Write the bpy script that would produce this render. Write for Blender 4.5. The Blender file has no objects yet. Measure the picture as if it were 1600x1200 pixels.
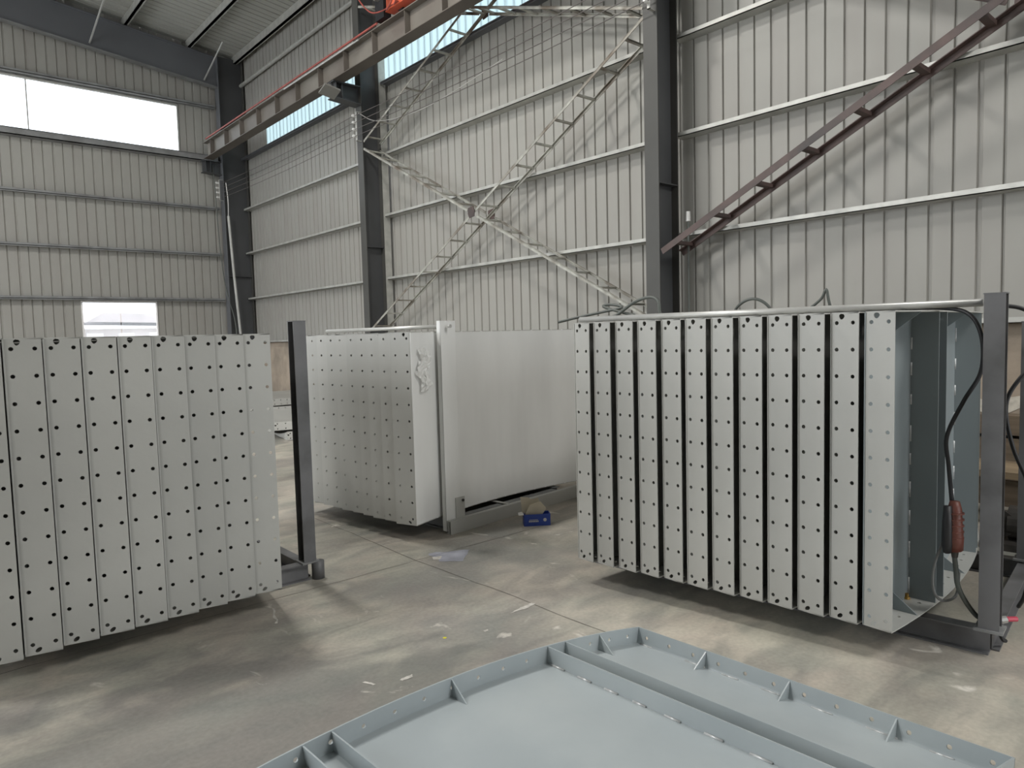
import bpy, math, random
from mathutils import Vector, Matrix
from mathutils.geometry import tessellate_polygon
random.seed(7)
S = bpy.context.scene
COL = S.collection
# ---------------------------------------------------------------- camera
cam = bpy.data.cameras.new('camera')
cam.sensor_fit = 'HORIZONTAL'; cam.sensor_width = 36.0; cam.lens = 24.89
cam.clip_start = 0.05; cam.clip_end = 300
co = bpy.data.objects.new('camera', cam); COL.objects.link(co)
yaw, pit, rol = math.radians(41.229), math.radians(3.899), math.radians(-1.519)
fw = Vector((math.sin(yaw)*math.cos(pit), math.cos(yaw)*math.cos(pit), -math.sin(pit)))
r0 = Vector((math.cos(yaw), -math.sin(yaw), 0)); u0 = r0.cross(fw)
rr = r0*math.cos(rol) + u0*math.sin(rol); uu = -r0*math.sin(rol) + u0*math.cos(rol)
co.matrix_world = Matrix(((rr.x, uu.x, -fw.x, 0), (rr.y, uu.y, -fw.y, 0), (rr.z, uu.z, -fw.z, 1.6), (0, 0, 0, 1)))
S.camera = co
# ---------------------------------------------------------------- sky, lights, exposure
w = bpy.data.worlds.new('world'); S.world = w; w.use_nodes = True
bg = w.node_tree.nodes['Background']
bg.inputs[0].default_value = (0.93, 0.97, 1.0, 1); bg.inputs[1].default_value = 3.0
S.view_settings.view_transform = 'Standard'; S.view_settings.look = 'None'
S.view_settings.exposure = 0.19; S.view_settings.gamma = 1.0
S.view_settings.use_curve_mapping = False
def area(name, loc, target, sx, sy, power, color):
    l = bpy.data.lights.new(name, 'AREA'); l.shape = 'RECTANGLE'; l.size = sx; l.size_y = sy
    l.energy = power; l.color = color
    o = bpy.data.objects.new(name, l); COL.objects.link(o); o.location = loc
    o.rotation_euler = (Vector(target)-Vector(loc)).to_track_quat('-Z', 'Y').to_euler()
    return o
area('overhead_light', (2.2, 7.8, 9.2), (3.4, 6.4, 0.0), 0.7, 0.7, 270, (1.0, 0.97, 0.92))
area('overhead_light', (-4.8, 7.5, 9.9), (0.2, 10.5, 1.0), 2.0, 2.0, 640, (1.0, 0.98, 0.95))
area('overhead_light', (4.6, -3.8, 8.2), (3.0, 4.5, 0.8), 2.2, 2.2, 320, (1.0, 0.98, 0.95))  # unseen fill added behind the camera to brighten faces turned to -Y

area('side_fill', (-8.6, 9.5, 4.9), (4.0, 6.5, 1.0), 9.0, 3.4, 210, (0.98, 0.99, 1.0))  # added fill on the unseen left side, strengthens low light from -X

# ---------------------------------------------------------------- materials
def mat(name, color, rough=0.5, metal=0.0, var=0.12, scale=3.0, bump=0.0, bscale=60.0, dirt=None, dscale=1.3, stretch=(1, 1, 1), spec=0.5, orand=0):
    m = bpy.data.materials.new(name); m.use_nodes = True
    nt = m.node_tree; b = nt.nodes['Principled BSDF']
    b.inputs['Roughness'].default_value = rough; b.inputs['Metallic'].default_value = metal
    b.inputs['Specular IOR Level'].default_value = spec
    tc = nt.nodes.new('ShaderNodeTexCoord'); mp = nt.nodes.new('ShaderNodeMapping')
    mp.inputs['Scale'].default_value = stretch
    nt.links.new(tc.outputs['Object'], mp.inputs[0])
    n = nt.nodes.new('ShaderNodeTexNoise'); n.inputs['Scale'].default_value = scale; n.inputs['Detail'].default_value = 6
    nt.links.new(mp.outputs[0], n.inputs[0])
    r = nt.nodes.new('ShaderNodeValToRGB')
    r.color_ramp.elements[0].position = 0.3; r.color_ramp.elements[1].position = 0.7
    r.color_ramp.elements[0].color = (*[c*(1-var) for c in color], 1)
    r.color_ramp.elements[1].color = (*[min(1, c*(1+var)) for c in color], 1)
    nt.links.new(n.outputs[0], r.inputs[0])
    out = r.outputs[0]
    if dirt:
        n2 = nt.nodes.new('ShaderNodeTexNoise'); n2.inputs['Scale'].default_value = dscale; n2.inputs['Detail'].default_value = 8
        nt.links.new(mp.outputs[0], n2.inputs[0])
        r2 = nt.nodes.new('ShaderNodeValToRGB')
        r2.color_ramp.elements[0].position = 0.45; r2.color_ramp.elements[1].position = 0.68
        nt.links.new(n2.outputs[0], r2.inputs[0])
        mx = nt.nodes.new('ShaderNodeMix'); mx.data_type = 'RGBA'
        nt.links.new(r2.outputs[0], mx.inputs[0]); nt.links.new(out, mx.inputs[6]); mx.inputs[7].default_value = (*dirt, 1)
        out = mx.outputs[2]
    if orand:
        oi = nt.nodes.new('ShaderNodeObjectInfo'); mr = nt.nodes.new('ShaderNodeMapRange')
        mr.inputs[3].default_value = 1-orand; mr.inputs[4].default_value = 1+orand
        nt.links.new(oi.outputs['Random'], mr.inputs[0])
        vm = nt.nodes.new('ShaderNodeVectorMath'); vm.operation = 'SCALE'
        nt.links.new(out, vm.inputs[0]); nt.links.new(mr.outputs[0], vm.inputs['Scale']); out = vm.outputs[0]
    nt.links.new(out, b.inputs['Base Color'])
    if bump:
        bn = nt.nodes.new('ShaderNodeTexNoise'); bn.inputs['Scale'].default_value = bscale; bn.inputs['Detail'].default_value = 4
        nt.links.new(mp.outputs[0], bn.inputs[0])
        bp = nt.nodes.new('ShaderNodeBump'); bp.inputs['Strength'].default_value = bump; bp.inputs['Distance'].default_value = 0.01
        nt.links.new(bn.outputs[0], bp.inputs['Height']); nt.links.new(bp.outputs[0], b.inputs['Normal'])
    return m
M = {}
M['panel'] = mat('panel_paint', (0.44, 0.44, 0.415), 0.42, 0, 0.06, 2.0, 0.05, 30, orand=.06)
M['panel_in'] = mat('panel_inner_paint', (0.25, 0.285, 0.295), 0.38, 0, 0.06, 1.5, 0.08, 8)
M['panel_ground'] = mat('primer_blue_grey', (0.35, 0.39, 0.405), 0.30, 0, 0.05, 1.5, 0.05, 10, dirt=(0.40, 0.44, 0.45), dscale=2)
M['film'] = mat('film_covered_steel', (0.74, 0.745, 0.73), 0.27, 0.0, 0.08, 2.2, 0.10, 3, stretch=(1, 1, .3))
M['clad'] = mat('wall_cladding_paint', (0.33, 0.325, 0.298), 0.5, 0, 0.06, 0.9, dirt=(0.285, 0.272, 0.25), dscale=0.8, stretch=(1, 1, .35))
M['roof'] = mat('roof_cladding_paint', (0.36, 0.36, 0.33), 0.55, 0, 0.06, 1)
M['girt'] = mat('galvanised_girt', (0.46, 0.46, 0.43), 0.45, 0.3, 0.15, 6)
M['brace'] = mat('galvanised_brace', (0.40, 0.40, 0.36), 0.5, 0.2, 0.25, 9, dirt=(0.16, 0.13, 0.10), dscale=2.5)
M['dark'] = mat('column_dark_paint', (0.06, 0.062, 0.065), 0.5, 0, 0.1, 2)
M['colfront'] = mat('column_front_paint', (0.062, 0.061, 0.056), 0.5, 0, 0.1, 2)
M['rafter'] = mat('rafter_paint', (0.12, 0.125, 0.135), 0.55, 0, 0.08, 1)
M['beam'] = mat('crane_beam_paint', (0.185, 0.172, 0.148), 0.6, 0, 0.2, 1.2, dirt=(0.13, 0.11, 0.095), dscale=1.0)
M['beamdk'] = mat('crane_beam_shaded', (0.115, 0.10, 0.085), 0.6, 0, 0.2, 1.5)  # darker beam colour: shade painted into the stiffeners and bottom flange
M['brown'] = mat('red_oxide_steel', (0.095, 0.062, 0.055), 0.55, 0, 0.2, 6, dirt=(0.05, 0.042, 0.04), dscale=2)
M['rail'] = mat('red_rail', (0.30, 0.07, 0.055), 0.5, 0, 0.2, 5)
M['orange'] = mat('crane_orange', (0.62, 0.12, 0.06), 0.45, 0, 0.12, 3)
M['black'] = mat('black_rubber', (0.018, 0.018, 0.02), 0.5, 0, 0.1, 5)
M['steel'] = mat('rack_grey_steel', (0.22, 0.225, 0.225), 0.45, 0, 0.12, 4, dirt=(0.15, 0.15, 0.15), dscale=3)
M['steeldk'] = mat('rack_dark_steel', (0.15, 0.15, 0.155), 0.45, 0, 0.12, 4, dirt=(0.08, 0.08, 0.08), dscale=3)
M['pipe'] = mat('galvanised_pipe', (0.5, 0.5, 0.48), 0.35, 0.35, 0.1, 5)
M['weld'] = mat('weld_bead_metal', (0.55, 0.56, 0.56), 0.35, 0.3, 0.2, 40)
M['white'] = mat('white_plastic', (0.62, 0.62, 0.6), 0.4, 0, 0.03)
M['lampgrey'] = mat('lamp_housing', (0.2, 0.195, 0.18), 0.5, 0, 0.05)
M['cable'] = mat('grey_cable', (0.09, 0.10, 0.09), 0.5, 0, 0.1)
M['wire'] = mat('wire_dark', (0.10, 0.09, 0.085), 0.5, 0, 0.1)
M['blue'] = mat('blue_carton', (0.03, 0.07, 0.36), 0.4, 0, 0.08, 20)
M['card'] = mat('tan_carton', (0.66, 0.60, 0.48), 0.7, 0, 0.1, 12)
M['tool'] = mat('tool_red_brown', (0.14, 0.045, 0.032), 0.45, 0, 0.2, 15)
M['brass'] = mat('brass', (0.45, 0.28, 0.08), 0.35, 0.8, 0.1)
M['redplastic'] = mat('red_plastic', (0.55, 0.06, 0.10), 0.4, 0, 0.1)
M['wood'] = mat('old_timber', (0.13, 0.10, 0.07), 0.8, 0, 0.3, 5, stretch=(1, .15, 3))
M['woodlt'] = mat('cut_timber', (0.25, 0.19, 0.12), 0.8, 0, 0.3, 5, stretch=(1, .15, 3))
M['dado'] = mat('rendered_wall', (0.42, 0.35, 0.28), 0.85, 0, 0.14, 3, 0.3, 25, dirt=(0.24, 0.21, 0.17), dscale=1.1)
M['limewash'] = mat('flaking_white', (0.6, 0.57, 0.5), 0.9, 0, 0.15, 20)
M['outwall'] = mat('outside_render', (0.62, 0.56, 0.54), 0.9, 0, 0.15, 2)
M['outroof'] = mat('outside_roof', (0.48, 0.42, 0.41), 0.8, 0, 0.15, 2)
M['outwhite'] = mat('outside_white', (0.85, 0.83, 0.82), 0.8, 0, 0.05, 2)
M['iron'] = mat('old_machine_iron', (0.05, 0.045, 0.04), 0.6, 0.2, 0.3, 12)

def concrete():
    m = bpy.data.materials.new('concrete_floor'); m.use_nodes = True
    nt = m.node_tree; N = nt.nodes; L = nt.links; b = N['Principled BSDF']
    tc = N.new('ShaderNodeTexCoord')
    def noise(scale, detail, st=(1, 1, 1), rot=0, dist=0.0):
        mp = N.new('ShaderNodeMapping'); mp.inputs['Scale'].default_value = st; mp.inputs['Rotation'].default_value = (0, 0, rot)
        L.new(tc.outputs['Object'], mp.inputs[0])
        n = N.new('ShaderNodeTexNoise'); n.inputs['Scale'].default_value = scale; n.inputs['Detail'].default_value = detail
        n.inputs['Distortion'].default_value = dist; L.new(mp.outputs[0], n.inputs[0]); return n.outputs[0]
    def ramp(src, stops):
        r = N.new('ShaderNodeValToRGB'); e = r.color_ramp.elements
        while len(e) < len(stops): e.new(0.5)
        for q, (p, c) in zip(e, stops): q.position = p; q.color = (*c, 1)
        L.new(src, r.inputs[0]); return r.outputs[0]
    def mix(f, a, c, mode='MIX'):
        x = N.new('ShaderNodeMix'); x.data_type = 'RGBA'; x.blend_type = mode
        if isinstance(f, float): x.inputs[0].default_value = f
        else: L.new(f, x.inputs[0])
        for s, v in ((6, a), (7, c)):
            if isinstance(v, tuple): x.inputs[s].default_value = (*v, 1)
            else: L.new(v, x.inputs[s])
        return x.outputs[2]
    base = ramp(noise(0.9, 8, (1, 1, 1), 0.5, 0.6), [(0.32, (0.28, 0.268, 0.24)), (0.5, (0.40, 0.378, 0.338)), (0.66, (0.50, 0.465, 0.41))])
    streak = ramp(noise(3.2, 9, (.7, 1.5, 1), -0.6, 1.2), [(0.35, (0.76, 0.77, 0.77)), (0.62, (1.06, 1.05, 1.02))])
    c = mix(1.0, base, streak, 'MULTIPLY')
    dark = ramp(noise(0.55, 7, (1, 1.6, 1), 0.9, 0.5), [(0.50, (0, 0, 0)), (0.62, (1, 1, 1))])
    c = mix(dark, c, mix(0.6, c, (0.22, 0.22, 0.215)))
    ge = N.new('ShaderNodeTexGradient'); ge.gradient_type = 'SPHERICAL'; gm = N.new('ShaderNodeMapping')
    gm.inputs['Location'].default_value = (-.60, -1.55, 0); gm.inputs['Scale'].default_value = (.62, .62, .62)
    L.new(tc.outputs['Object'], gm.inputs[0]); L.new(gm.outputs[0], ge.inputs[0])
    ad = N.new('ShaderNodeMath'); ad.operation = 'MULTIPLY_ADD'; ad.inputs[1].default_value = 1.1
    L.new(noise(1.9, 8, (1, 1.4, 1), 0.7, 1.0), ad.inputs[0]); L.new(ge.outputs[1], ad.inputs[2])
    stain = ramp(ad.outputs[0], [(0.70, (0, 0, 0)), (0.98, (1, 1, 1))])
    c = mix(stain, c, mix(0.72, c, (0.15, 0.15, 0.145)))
    tint = ramp(noise(1.7, 6, (1, 1, 1), 1.7, 0.8), [(0.38, (0.97, 1.0, 0.975)), (0.60, (1.03, 0.995, 0.98))])
    c = mix(1.0, c, tint, 'MULTIPLY')
    sp = ramp(noise(5.0, 10, (1, .6, 1), 0.2, 1.0), [(0.66, (0, 0, 0)), (0.74, (1, 1, 1))])
    c = mix(sp, c, (0.62, 0.59, 0.53))
    fine = ramp(noise(45, 6), [(0.3, (0.9, 0.9, 0.9)), (0.7, (1.08, 1.08, 1.08))])
    c = mix(1.0, c, fine, 'MULTIPLY')
    L.new(c, b.inputs['Base Color'])
    rg = ramp(noise(1.3, 6), [(0.35, (0.33,)*3), (0.7, (0.6,)*3)])
    L.new(rg, b.inputs['Roughness'])
    bp = N.new('ShaderNodeBump'); bp.inputs['Strength'].default_value = 0.25; bp.inputs['Distance'].default_value = 0.004
    L.new(noise(25, 8), bp.inputs['Height']); L.new(bp.outputs[0], b.inputs['Normal'])
    return m
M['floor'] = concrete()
def translucent(name, color, tfac):
    m = bpy.data.materials.new(name); m.use_nodes = True; nt = m.node_tree
    nt.nodes.remove(nt.nodes['Principled BSDF']); out = nt.nodes['Material Output']
    t = nt.nodes.new('ShaderNodeBsdfTranslucent'); t.inputs[0].default_value = (*color, 1)
    tr = nt.nodes.new('ShaderNodeBsdfTransparent'); tr.inputs[0].default_value = (*color, 1)
    mx = nt.nodes.new('ShaderNodeMixShader'); mx.inputs[0].default_value = tfac
    nt.links.new(t.outputs[0], mx.inputs[1]); nt.links.new(tr.outputs[0], mx.inputs[2]); nt.links.new(mx.outputs[0], out.inputs[0])
    return m
M['fibre'] = translucent('translucent_sheet', (0.5, 0.57, 0.585), 0.25)
M['pane'] = translucent('clear_sheet', (0.95, 0.97, 1.0), 0.9)
def filmmat():
    m = bpy.data.materials.new('loose_plastic_film'); m.use_nodes = True
    b = m.node_tree.nodes['Principled BSDF']; b.inputs['Base Color'].default_value = (0.85, 0.85, 0.83, 1)
    b.inputs['Roughness'].default_value = 0.15; b.inputs['Alpha'].default_value = 0.75; return m
M['looseplastic'] = filmmat()

# ---------------------------------------------------------------- helpers
class MB:
    def __init__(s): s.v = []; s.f = []
    def add(s, v, f):
        n = len(s.v); s.v += [tuple(p) for p in v]; s.f += [tuple(i+n for i in q) for q in f]; return s
    def box(s, a, b, mtx=None):
        x0, y0, z0 = a; x1, y1, z1 = b
        v = [Vector(p) for p in ((x0,y0,z0),(x1,y0,z0),(x1,y1,z0),(x0,y1,z0),(x0,y0,z1),(x1,y0,z1),(x1,y1,z1),(x0,y1,z1))]
        if mtx: v = [mtx @ p for p in v]
        return s.add(v, [(0,3,2,1),(4,5,6,7),(0,1,5,4),(1,2,6,5),(2,3,7,6),(3,0,4,7)])
    def bar(s, p, q, wd, ht, up=(0, 0, 1)):
        p = Vector(p); q = Vector(q); d = (q-p).normalized(); up = Vector(up)
        sd = d.cross(up).normalized(); u = sd.cross(d)
        v = [e + sd*a*wd/2 + u*b*ht/2 for e in (p, q) for a, b in ((-1,-1),(1,-1),(1,1),(-1,1))]
        return s.add(v, [(3,2,1,0),(4,5,6,7),(0,1,5,4),(1,2,6,5),(2,3,7,6),(3,0,4,7)])
    def tube(s, pts, r, n=8, closed_ends=True):
        pts = [Vector(p) for p in pts]; rings = []
        rs = r if isinstance(r, (list, tuple)) else [r]*len(pts)
        prev = None
        for i, p in enumerate(pts):
            t = (pts[min(i+1, len(pts)-1)] - pts[max(i-1, 0)]).normalized()
            if prev is None:
                a = Vector((0, 0, 1)) if abs(t.z) < .9 else Vector((1, 0, 0)); x = t.cross(a).normalized()
            else: x = (prev - t*prev.dot(t)).normalized()
            prev = x; y = t.cross(x)
            rings.append([p + (x*math.cos(k*2*math.pi/n) + y*math.sin(k*2*math.pi/n))*rs[i] for k in range(n)])
        f = []
        for i in range(len(pts)-1):
            for k in range(n): f.append((i*n+k, i*n+(k+1) % n, (i+1)*n+(k+1) % n, (i+1)*n+k))
        if closed_ends: f.append(tuple(range(n))[::-1]); f.append(tuple((len(pts)-1)*n+k for k in range(n)))
        return s.add([p for rg in rings for p in rg], f)
    def prism(s, poly, axis_fn, a, b):      # poly 2d, axis_fn(u,v,t)->xyz
        n = len(poly); v = [axis_fn(x, y, a) for x, y in poly] + [axis_fn(x, y, b) for x, y in poly]
        return s.add(v, [tuple(range(n))[::-1], tuple(range(n, 2*n))] + [(i, (i+1) % n, n+(i+1) % n, n+i) for i in range(n)])
    def mesh(s, name, m, smooth=False, weld=False):
        me = bpy.data.meshes.new(name); me.from_pydata(s.v, [], s.f)
        for mm in (m if isinstance(m, (list, tuple)) else [m]): me.materials.append(mm)
        me.validate(); me.update()
        import bmesh
        b = bmesh.new(); b.from_mesh(me)
        if weld: bmesh.ops.remove_doubles(b, verts=b.verts, dist=1e-5)
        bmesh.ops.recalc_face_normals(b, faces=b.faces); b.to_mesh(me); b.free()
        if smooth:
            for p in me.polygons: p.use_smooth = True
        return me
def link(name, me, parent=None, loc=None, rz=0, **props):
    o = bpy.data.objects.new(name, me); COL.objects.link(o)
    if parent: o.parent = parent
    if loc is not None: o.location = loc
    if rz: o.rotation_euler = (0, 0, rz)
    for k, v in props.items(): o[k] = v
    return o
def part(name, mb, m, parent, label=None, smooth=False, kind=None):
    o = link(name, mb.mesh(name, m, smooth), parent)
    if label: o['label'] = label
    if kind: o['kind'] = kind
    return o
def thing(name, label, cat, loc=(0, 0, 0), rz=0, group=None):
    o = link(name, None, None, loc, rz); o['label'] = label; o['category'] = cat
    if group: o['group'] = group
    return o
def single(name, mb, m, label, cat, group=None, smooth=False, loc=(0,0,0)):
    o = link(name, mb.mesh(name, m, smooth), None, loc, label=label, category=cat)
    if group: o['group'] = group
    return o
def struct(name, mb=None, m=None):
    return link(name, mb.mesh(name, m) if mb else None, kind='structure')
def spline(pts, n=6):
    P = [Vector(p) for p in pts]; P = [2*P[0]-P[1]] + P + [2*P[-1]-P[-2]]; out = []
    for i in range(1, len(P)-2):
        for k in range(n):
            t = k/n; a, b, c, d = P[i-1:i+3]
            out.append(0.5*((2*b)+(c-a)*t+(2*a-5*b+4*c-d)*t*t+(3*b-a-3*c+d)*t**3))
    out.append(P[-2]); return out
def circ(cx, cy, r, n=8, ph=0.39): return [(cx+r*math.cos(ph+k*2*math.pi/n), cy+r*math.sin(ph+k*2*math.pi/n)) for k in range(n)]
def plate(outer, holes, thick, fn):
    """flat plate with real holes; fn(a, b, c) maps plate coordinates to space"""
    loops = [outer]+[h[::-1] for h in holes]
    tris = tessellate_polygon([[Vector((x, y, 0)) for x, y in l] for l in loops])
    pts = [p for l in loops for p in l]; n = len(pts)
    mb = MB(); v = [fn(x, y, 0) for x, y in pts]+[fn(x, y, thick) for x, y in pts]
    f = [tuple(t) for t in tris]+[tuple(i+n for i in t[::-1]) for t in tris]
    k = 0
    for l in loops:
        m_ = len(l)
        for i in range(m_): f.append((k+i, k+(i+1) % m_, n+k+(i+1) % m_, n+k+i))
        k += m_
    return mb.add(v, f)

# ---------------------------------------------------------------- floor
XW, YE = 7.5, 19.3
YB, XL = -7.0, -9.0
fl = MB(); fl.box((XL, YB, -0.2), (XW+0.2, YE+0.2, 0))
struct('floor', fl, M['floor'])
def crack(pts, wd, seedv, mname):
    random.seed(seedv); P = []
    for i in range(len(pts)-1):
        a = Vector(pts[i]); b = Vector(pts[i+1]); n = max(2, int((b-a).length/0.12))
        for k in range(n): P.append(a+(b-a)*k/n+Vector((random.uniform(-.006, .006), random.uniform(-.006, .006), 0)))
    P.append(Vector(pts[-1])); mb = MB(); v = []; f = []
    for i, p in enumerate(P):
        t = (P[min(i+1, len(P)-1)]-P[max(i-1, 0)]).normalized(); s_ = Vector((-t.y, t.x, 0))*wd*random.uniform(.5, 1.1)/2
        v += [p+s_+Vector((0, 0, .0015)), p-s_+Vector((0, 0, .0015))]
        if i: f.append((2*i-2, 2*i-1, 2*i+1, 2*i))
    return mb.add(v, f)
FLR = bpy.data.objects['floor']
M['crack'] = mat('crack_dark', (0.14, 0.125, 0.11), 0.8, 0, 0.2, 12)
M['scuff'] = mat('white_scuff', (0.52, 0.50, 0.46), 0.8, 0, 0.2, 30)
M['yellow'] = mat('yellow_spot', (0.65, 0.6, 0.05), 0.6)
M['bluepaint'] = mat('faint_blue_mark', (0.31, 0.32, 0.37), 0.6, 0, 0.2, 8)

# ---------------------------------------------------------------- cladding
def profile(n, pitch=0.2, depth=0.022):
    p = []
    for k in range(n):
        a = k*pitch; wd_ = .030 if k % 2 else .012
        p += [(a, 0), (a+pitch-wd_-.018, 0), (a+pitch-wd_-.010, -depth), (a+pitch-.010, -depth)]
    p.append((n*pitch+.003, 0)); return p
def sheet_mesh(n, z0, z1, pitch=0.2, depth=0.022, m='clad'):
    pr = profile(n, pitch, depth); back = [(x, y-.008) for x, y in reversed(pr)]
    v = pr+back; k = len(v); N = len(pr); mb = MB()
    vv = [(x, y, z0) for x, y in v]+[(x, y, z1) for x, y in v]; f = []
    for i in range(k): f.append((i, (i+1) % k, k+(i+1) % k, k+i))
    for i in range(N-1):
        f.append((i, i+1, k-2-i, k-1-i)); f.append((k+i, k+k-1-i, k+k-2-i, k+i+1))
    return mb.add(vv, f).mesh('cladding_sheet', M[m])
cache = {}
def sheet(n, z0, z1, m='clad', pitch=.2, depth=.022):
    key = (n, round(z0, 3), round(z1, 3), m)
    if key not in cache: cache[key] = sheet_mesh(n, z0, z1, pitch, depth, m)
    return cache[key]
DADO = 1.6; W0, W1 = 6.50, 7.62
# right wall: interior side faces -X.  local x runs along -Y... local +y (interior) -> world -X : rotation +90deg gives x->+Y, y->-X
wr = MB(); wr.box((XW, YB, 0), (XW+.2, YE+.2, DADO-.02))
wr.box((XW+.001, YB, DADO-.02), (XW+.06, YE, DADO+.04))
wall_right = struct('wall_right', wr, M['dado'])
y = YE-0.8
while y > YB:
    inwin = 5.3 < y+.4 < 17.9
    segs = [(DADO, W0), (7.25, 9.08)] if inwin else [(DADO, 9.08)]
    for a, b in segs: link('cladding_sheet', sheet(4, a, b), wall_right, (XW, y, 0), math.pi/2)
    y -= 0.8
# end wall: interior faces -Y : local y -> -Y, x -> -X : rotation 180
we = MB(); we.box((XL, YE, 0), (XW, YE+.2, DADO-.02))
wall_far = struct('wall_far', we, M['dado'])
WX1 = 5.86; SW0, SW1, SWB, SWT = 3.50, 5.10, 1.62, 2.66
edges = [7.5, 6.66, 5.86, 5.10, 4.30, 3.50, 2.70, 1.9, 1.1, .3, -.5, -1.3, -2.1, -2.9, -3.7, -4.5, -5.3, -6.1, -6.9, -7.7, -8.5]
for a, b in zip(edges[1:], edges[:-1]):
    wdt = b-a; top = 9.05 if a > 5 else 9.6
    top = 9.10+0.12*(7.5-a)
    segs = [(DADO, top)]
    if b <= 5.87 and a > -6: segs = [(DADO, W0-.02), (W1, top)]
    if SW0-.01 <= a and b <= SW1+.01: segs = [(SWT, W0-.02), (W1, top)]
    for s0, s1 in segs:
        link('cladding_sheet', sheet(4, s0, s1, pitch=wdt/4) if abs(wdt-.8) < .001 else sheet_mesh(4, s0, s1, wdt/4), wall_far, (b, YE, 0), math.pi)
# left side wall (out of view): solid beside the camera, open farther in; back wall gapped; unseen openings placed and sized for the light
lw = MB(); lw.box((XL-.2, YB, 0), (XL, 4.0, 11.2)); lw.box((XL-.2, 4.0, 6.4), (XL, YE, 11.2)); struct('wall_left', lw, M['clad'])
bw = MB(); bw.box((XL, YB-.2, 5.0), (XW+.2, YB, 11.2)); bw.box((6.8, YB-.2, 0), (XW+.2, YB, 5.0)); bw.box((XL, YB-.2, 0), (1.5, YB, 5.0)); struct('wall_back', bw, M['clad'])
# roof
SL = 0.12
ce = MB(); ceiling = struct('ceiling')
def roof_mesh():
    n = 4; pr = profile(n, .2, .035); back = [(x, y-.012) for x, y in reversed(pr)]
    v = pr+back; k = len(v); N = len(pr); L0, L1 = -.15, 16.5
    vv = [(-l, x, -y_+SL*l) for l in (L0, L1) for x, y_ in v]; f = []
    for i in range(k): f.append((i, (i+1) % k, k+(i+1) % k, k+i))
    for i in range(N-1):
        f.append((i, i+1, k-2-i, k-1-i)); f.append((k+i, k+k-1-i, k+k-2-i, k+i+1))
    return MB().add(vv, f).mesh('roof_sheet', M['roof'])
rm = roof_mesh(); y = YE-0.8
while y > YB: link('roof_sheet', rm, ceiling, (XW, y, 9.08)); y -= 0.8
# purlins (run along Y)
for x in (7.3, 6.15, 4.72, 3.3, 1.9, .5, -.9, -2.3, -3.7, -5.1, -6.5):
    z = 9.08+SL*(XW-x)
    p = MB(); p.box((x-.03, YB, z-.20), (x+.03, YE-.1, z-.005)); p.box((x-.03, YB, z-.2), (x+.06, YE-.1, z-.185))
    part('purlin', p, M['girt'], ceiling)
# girts right wall between columns
bays = [(12.46, 19.0), (5.55, 12.15), (-1.45, 5.25), (-6.9, -1.72)]
for z in (1.62, 2.77, 3.97, 5.12):
    for a, b in bays:
        g = MB(); g.box((XW-.17, a, z-.026), (XW, b, z-.018)); g.box((XW-.17, a, z-.026), (XW-.158, b, z+.026))
        part('girt', g, M['girt'], wall_right)
for z in (W0-.06, 7.29, 8.35):
    for a, b in bays:
        g = MB()
        if z > 8: g.tube([(XW-.09, a, z), (XW-.09, b, z)], .045, 10)
        else: g.box((XW-.17, a, z-.006), (XW, b, z+.006)); g.box((XW-.17, a, z-.03), (XW-.160, b, z+.03))
        part('girt', g, M['girt'] if z > 7 else M['rafter'], wall_right)
# girts on far wall
for z in (1.62, 2.75, 3.93, 5.12, 7.72):
    for a, b in ((XL, 6.75),):
        spans = [(a, SW0), (SW1, b)] if z < 2 else [(a, b)]
        for s0, s1 in spans:
            g = MB(); g.box((s0, YE-.2, z-.03), (s1, YE, z-.015)); g.box((s0, YE-.2, z-.05), (s1, YE-.18, z+.03))
            part('girt', g, M['steel'], wall_far)
g = MB(); g.box((XL, YE-.24, W0-.20), (6.75, YE-.22, W0-.05)); g.box((XL, YE-.24, W0-.20), (6.75, YE, W0-.18)); g.box((XL, YE-.24, W0-.06), (6.75, YE, W0-.04))
part('girt', g, M['steel'], wall_far)
# window strips
w1 = struct('window_1')
x = WX1
while x > -6:
    x2 = max(x-3.18, -6.1)
    p = MB(); p.box((x2+.012, YE+.02, W0-.02), (x-.012, YE+.026, W1)); part('pane', p, M['pane'], w1)
    if x < 5.8:
        p = MB(); p.box((x-.014, YE+.0, W0-.02), (x+.014, YE+.03, W1)); part('mullion', p, M['girt'], w1)
    x = x2
p = MB(); p.box((WX1-.0, YE-.02, W0-.04), (WX1+.03, YE+.03, W1+.02)); p.box((-6.1, YE-.03, W1), (WX1+.03, YE+.03, W1+.04)); part('window_frame', p, M['girt'], w1)
w2 = struct('window_2')
p = MB(); p.box((SW0-.03, YE-.02, SWT-.01), (SW1+.03, YE+.05, SWT+.03)); p.box((SW0-.03, YE-.02, SWB), (SW0, YE+.05, SWT)); p.box((SW1, YE-.02, SWB), (SW1+.03, YE+.05, SWT)); p.box((SW0-.03, YE-.02, SWB-.04), (SW1+.03, YE+.05, SWB))
part('window_frame', p, M['outwhite'], w2)
for a, b in ((SW0, 4.3), (4.3, SW1)):
    p = MB(); p.box((a+.01, YE+.02, SWB), (b-.01, YE+.025, SWT)); part('pane', p, M['pane'], w2)
w3 = struct('window_3')
y = YE-0.8-0.8
while y > 4.6:
    if 5.3 < y+.4 < 17.9: link('translucent_sheet', sheet(4, W0, 7.25, 'fibre'), w3, (XW, y, 0), math.pi/2)
    y -= .8
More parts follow.
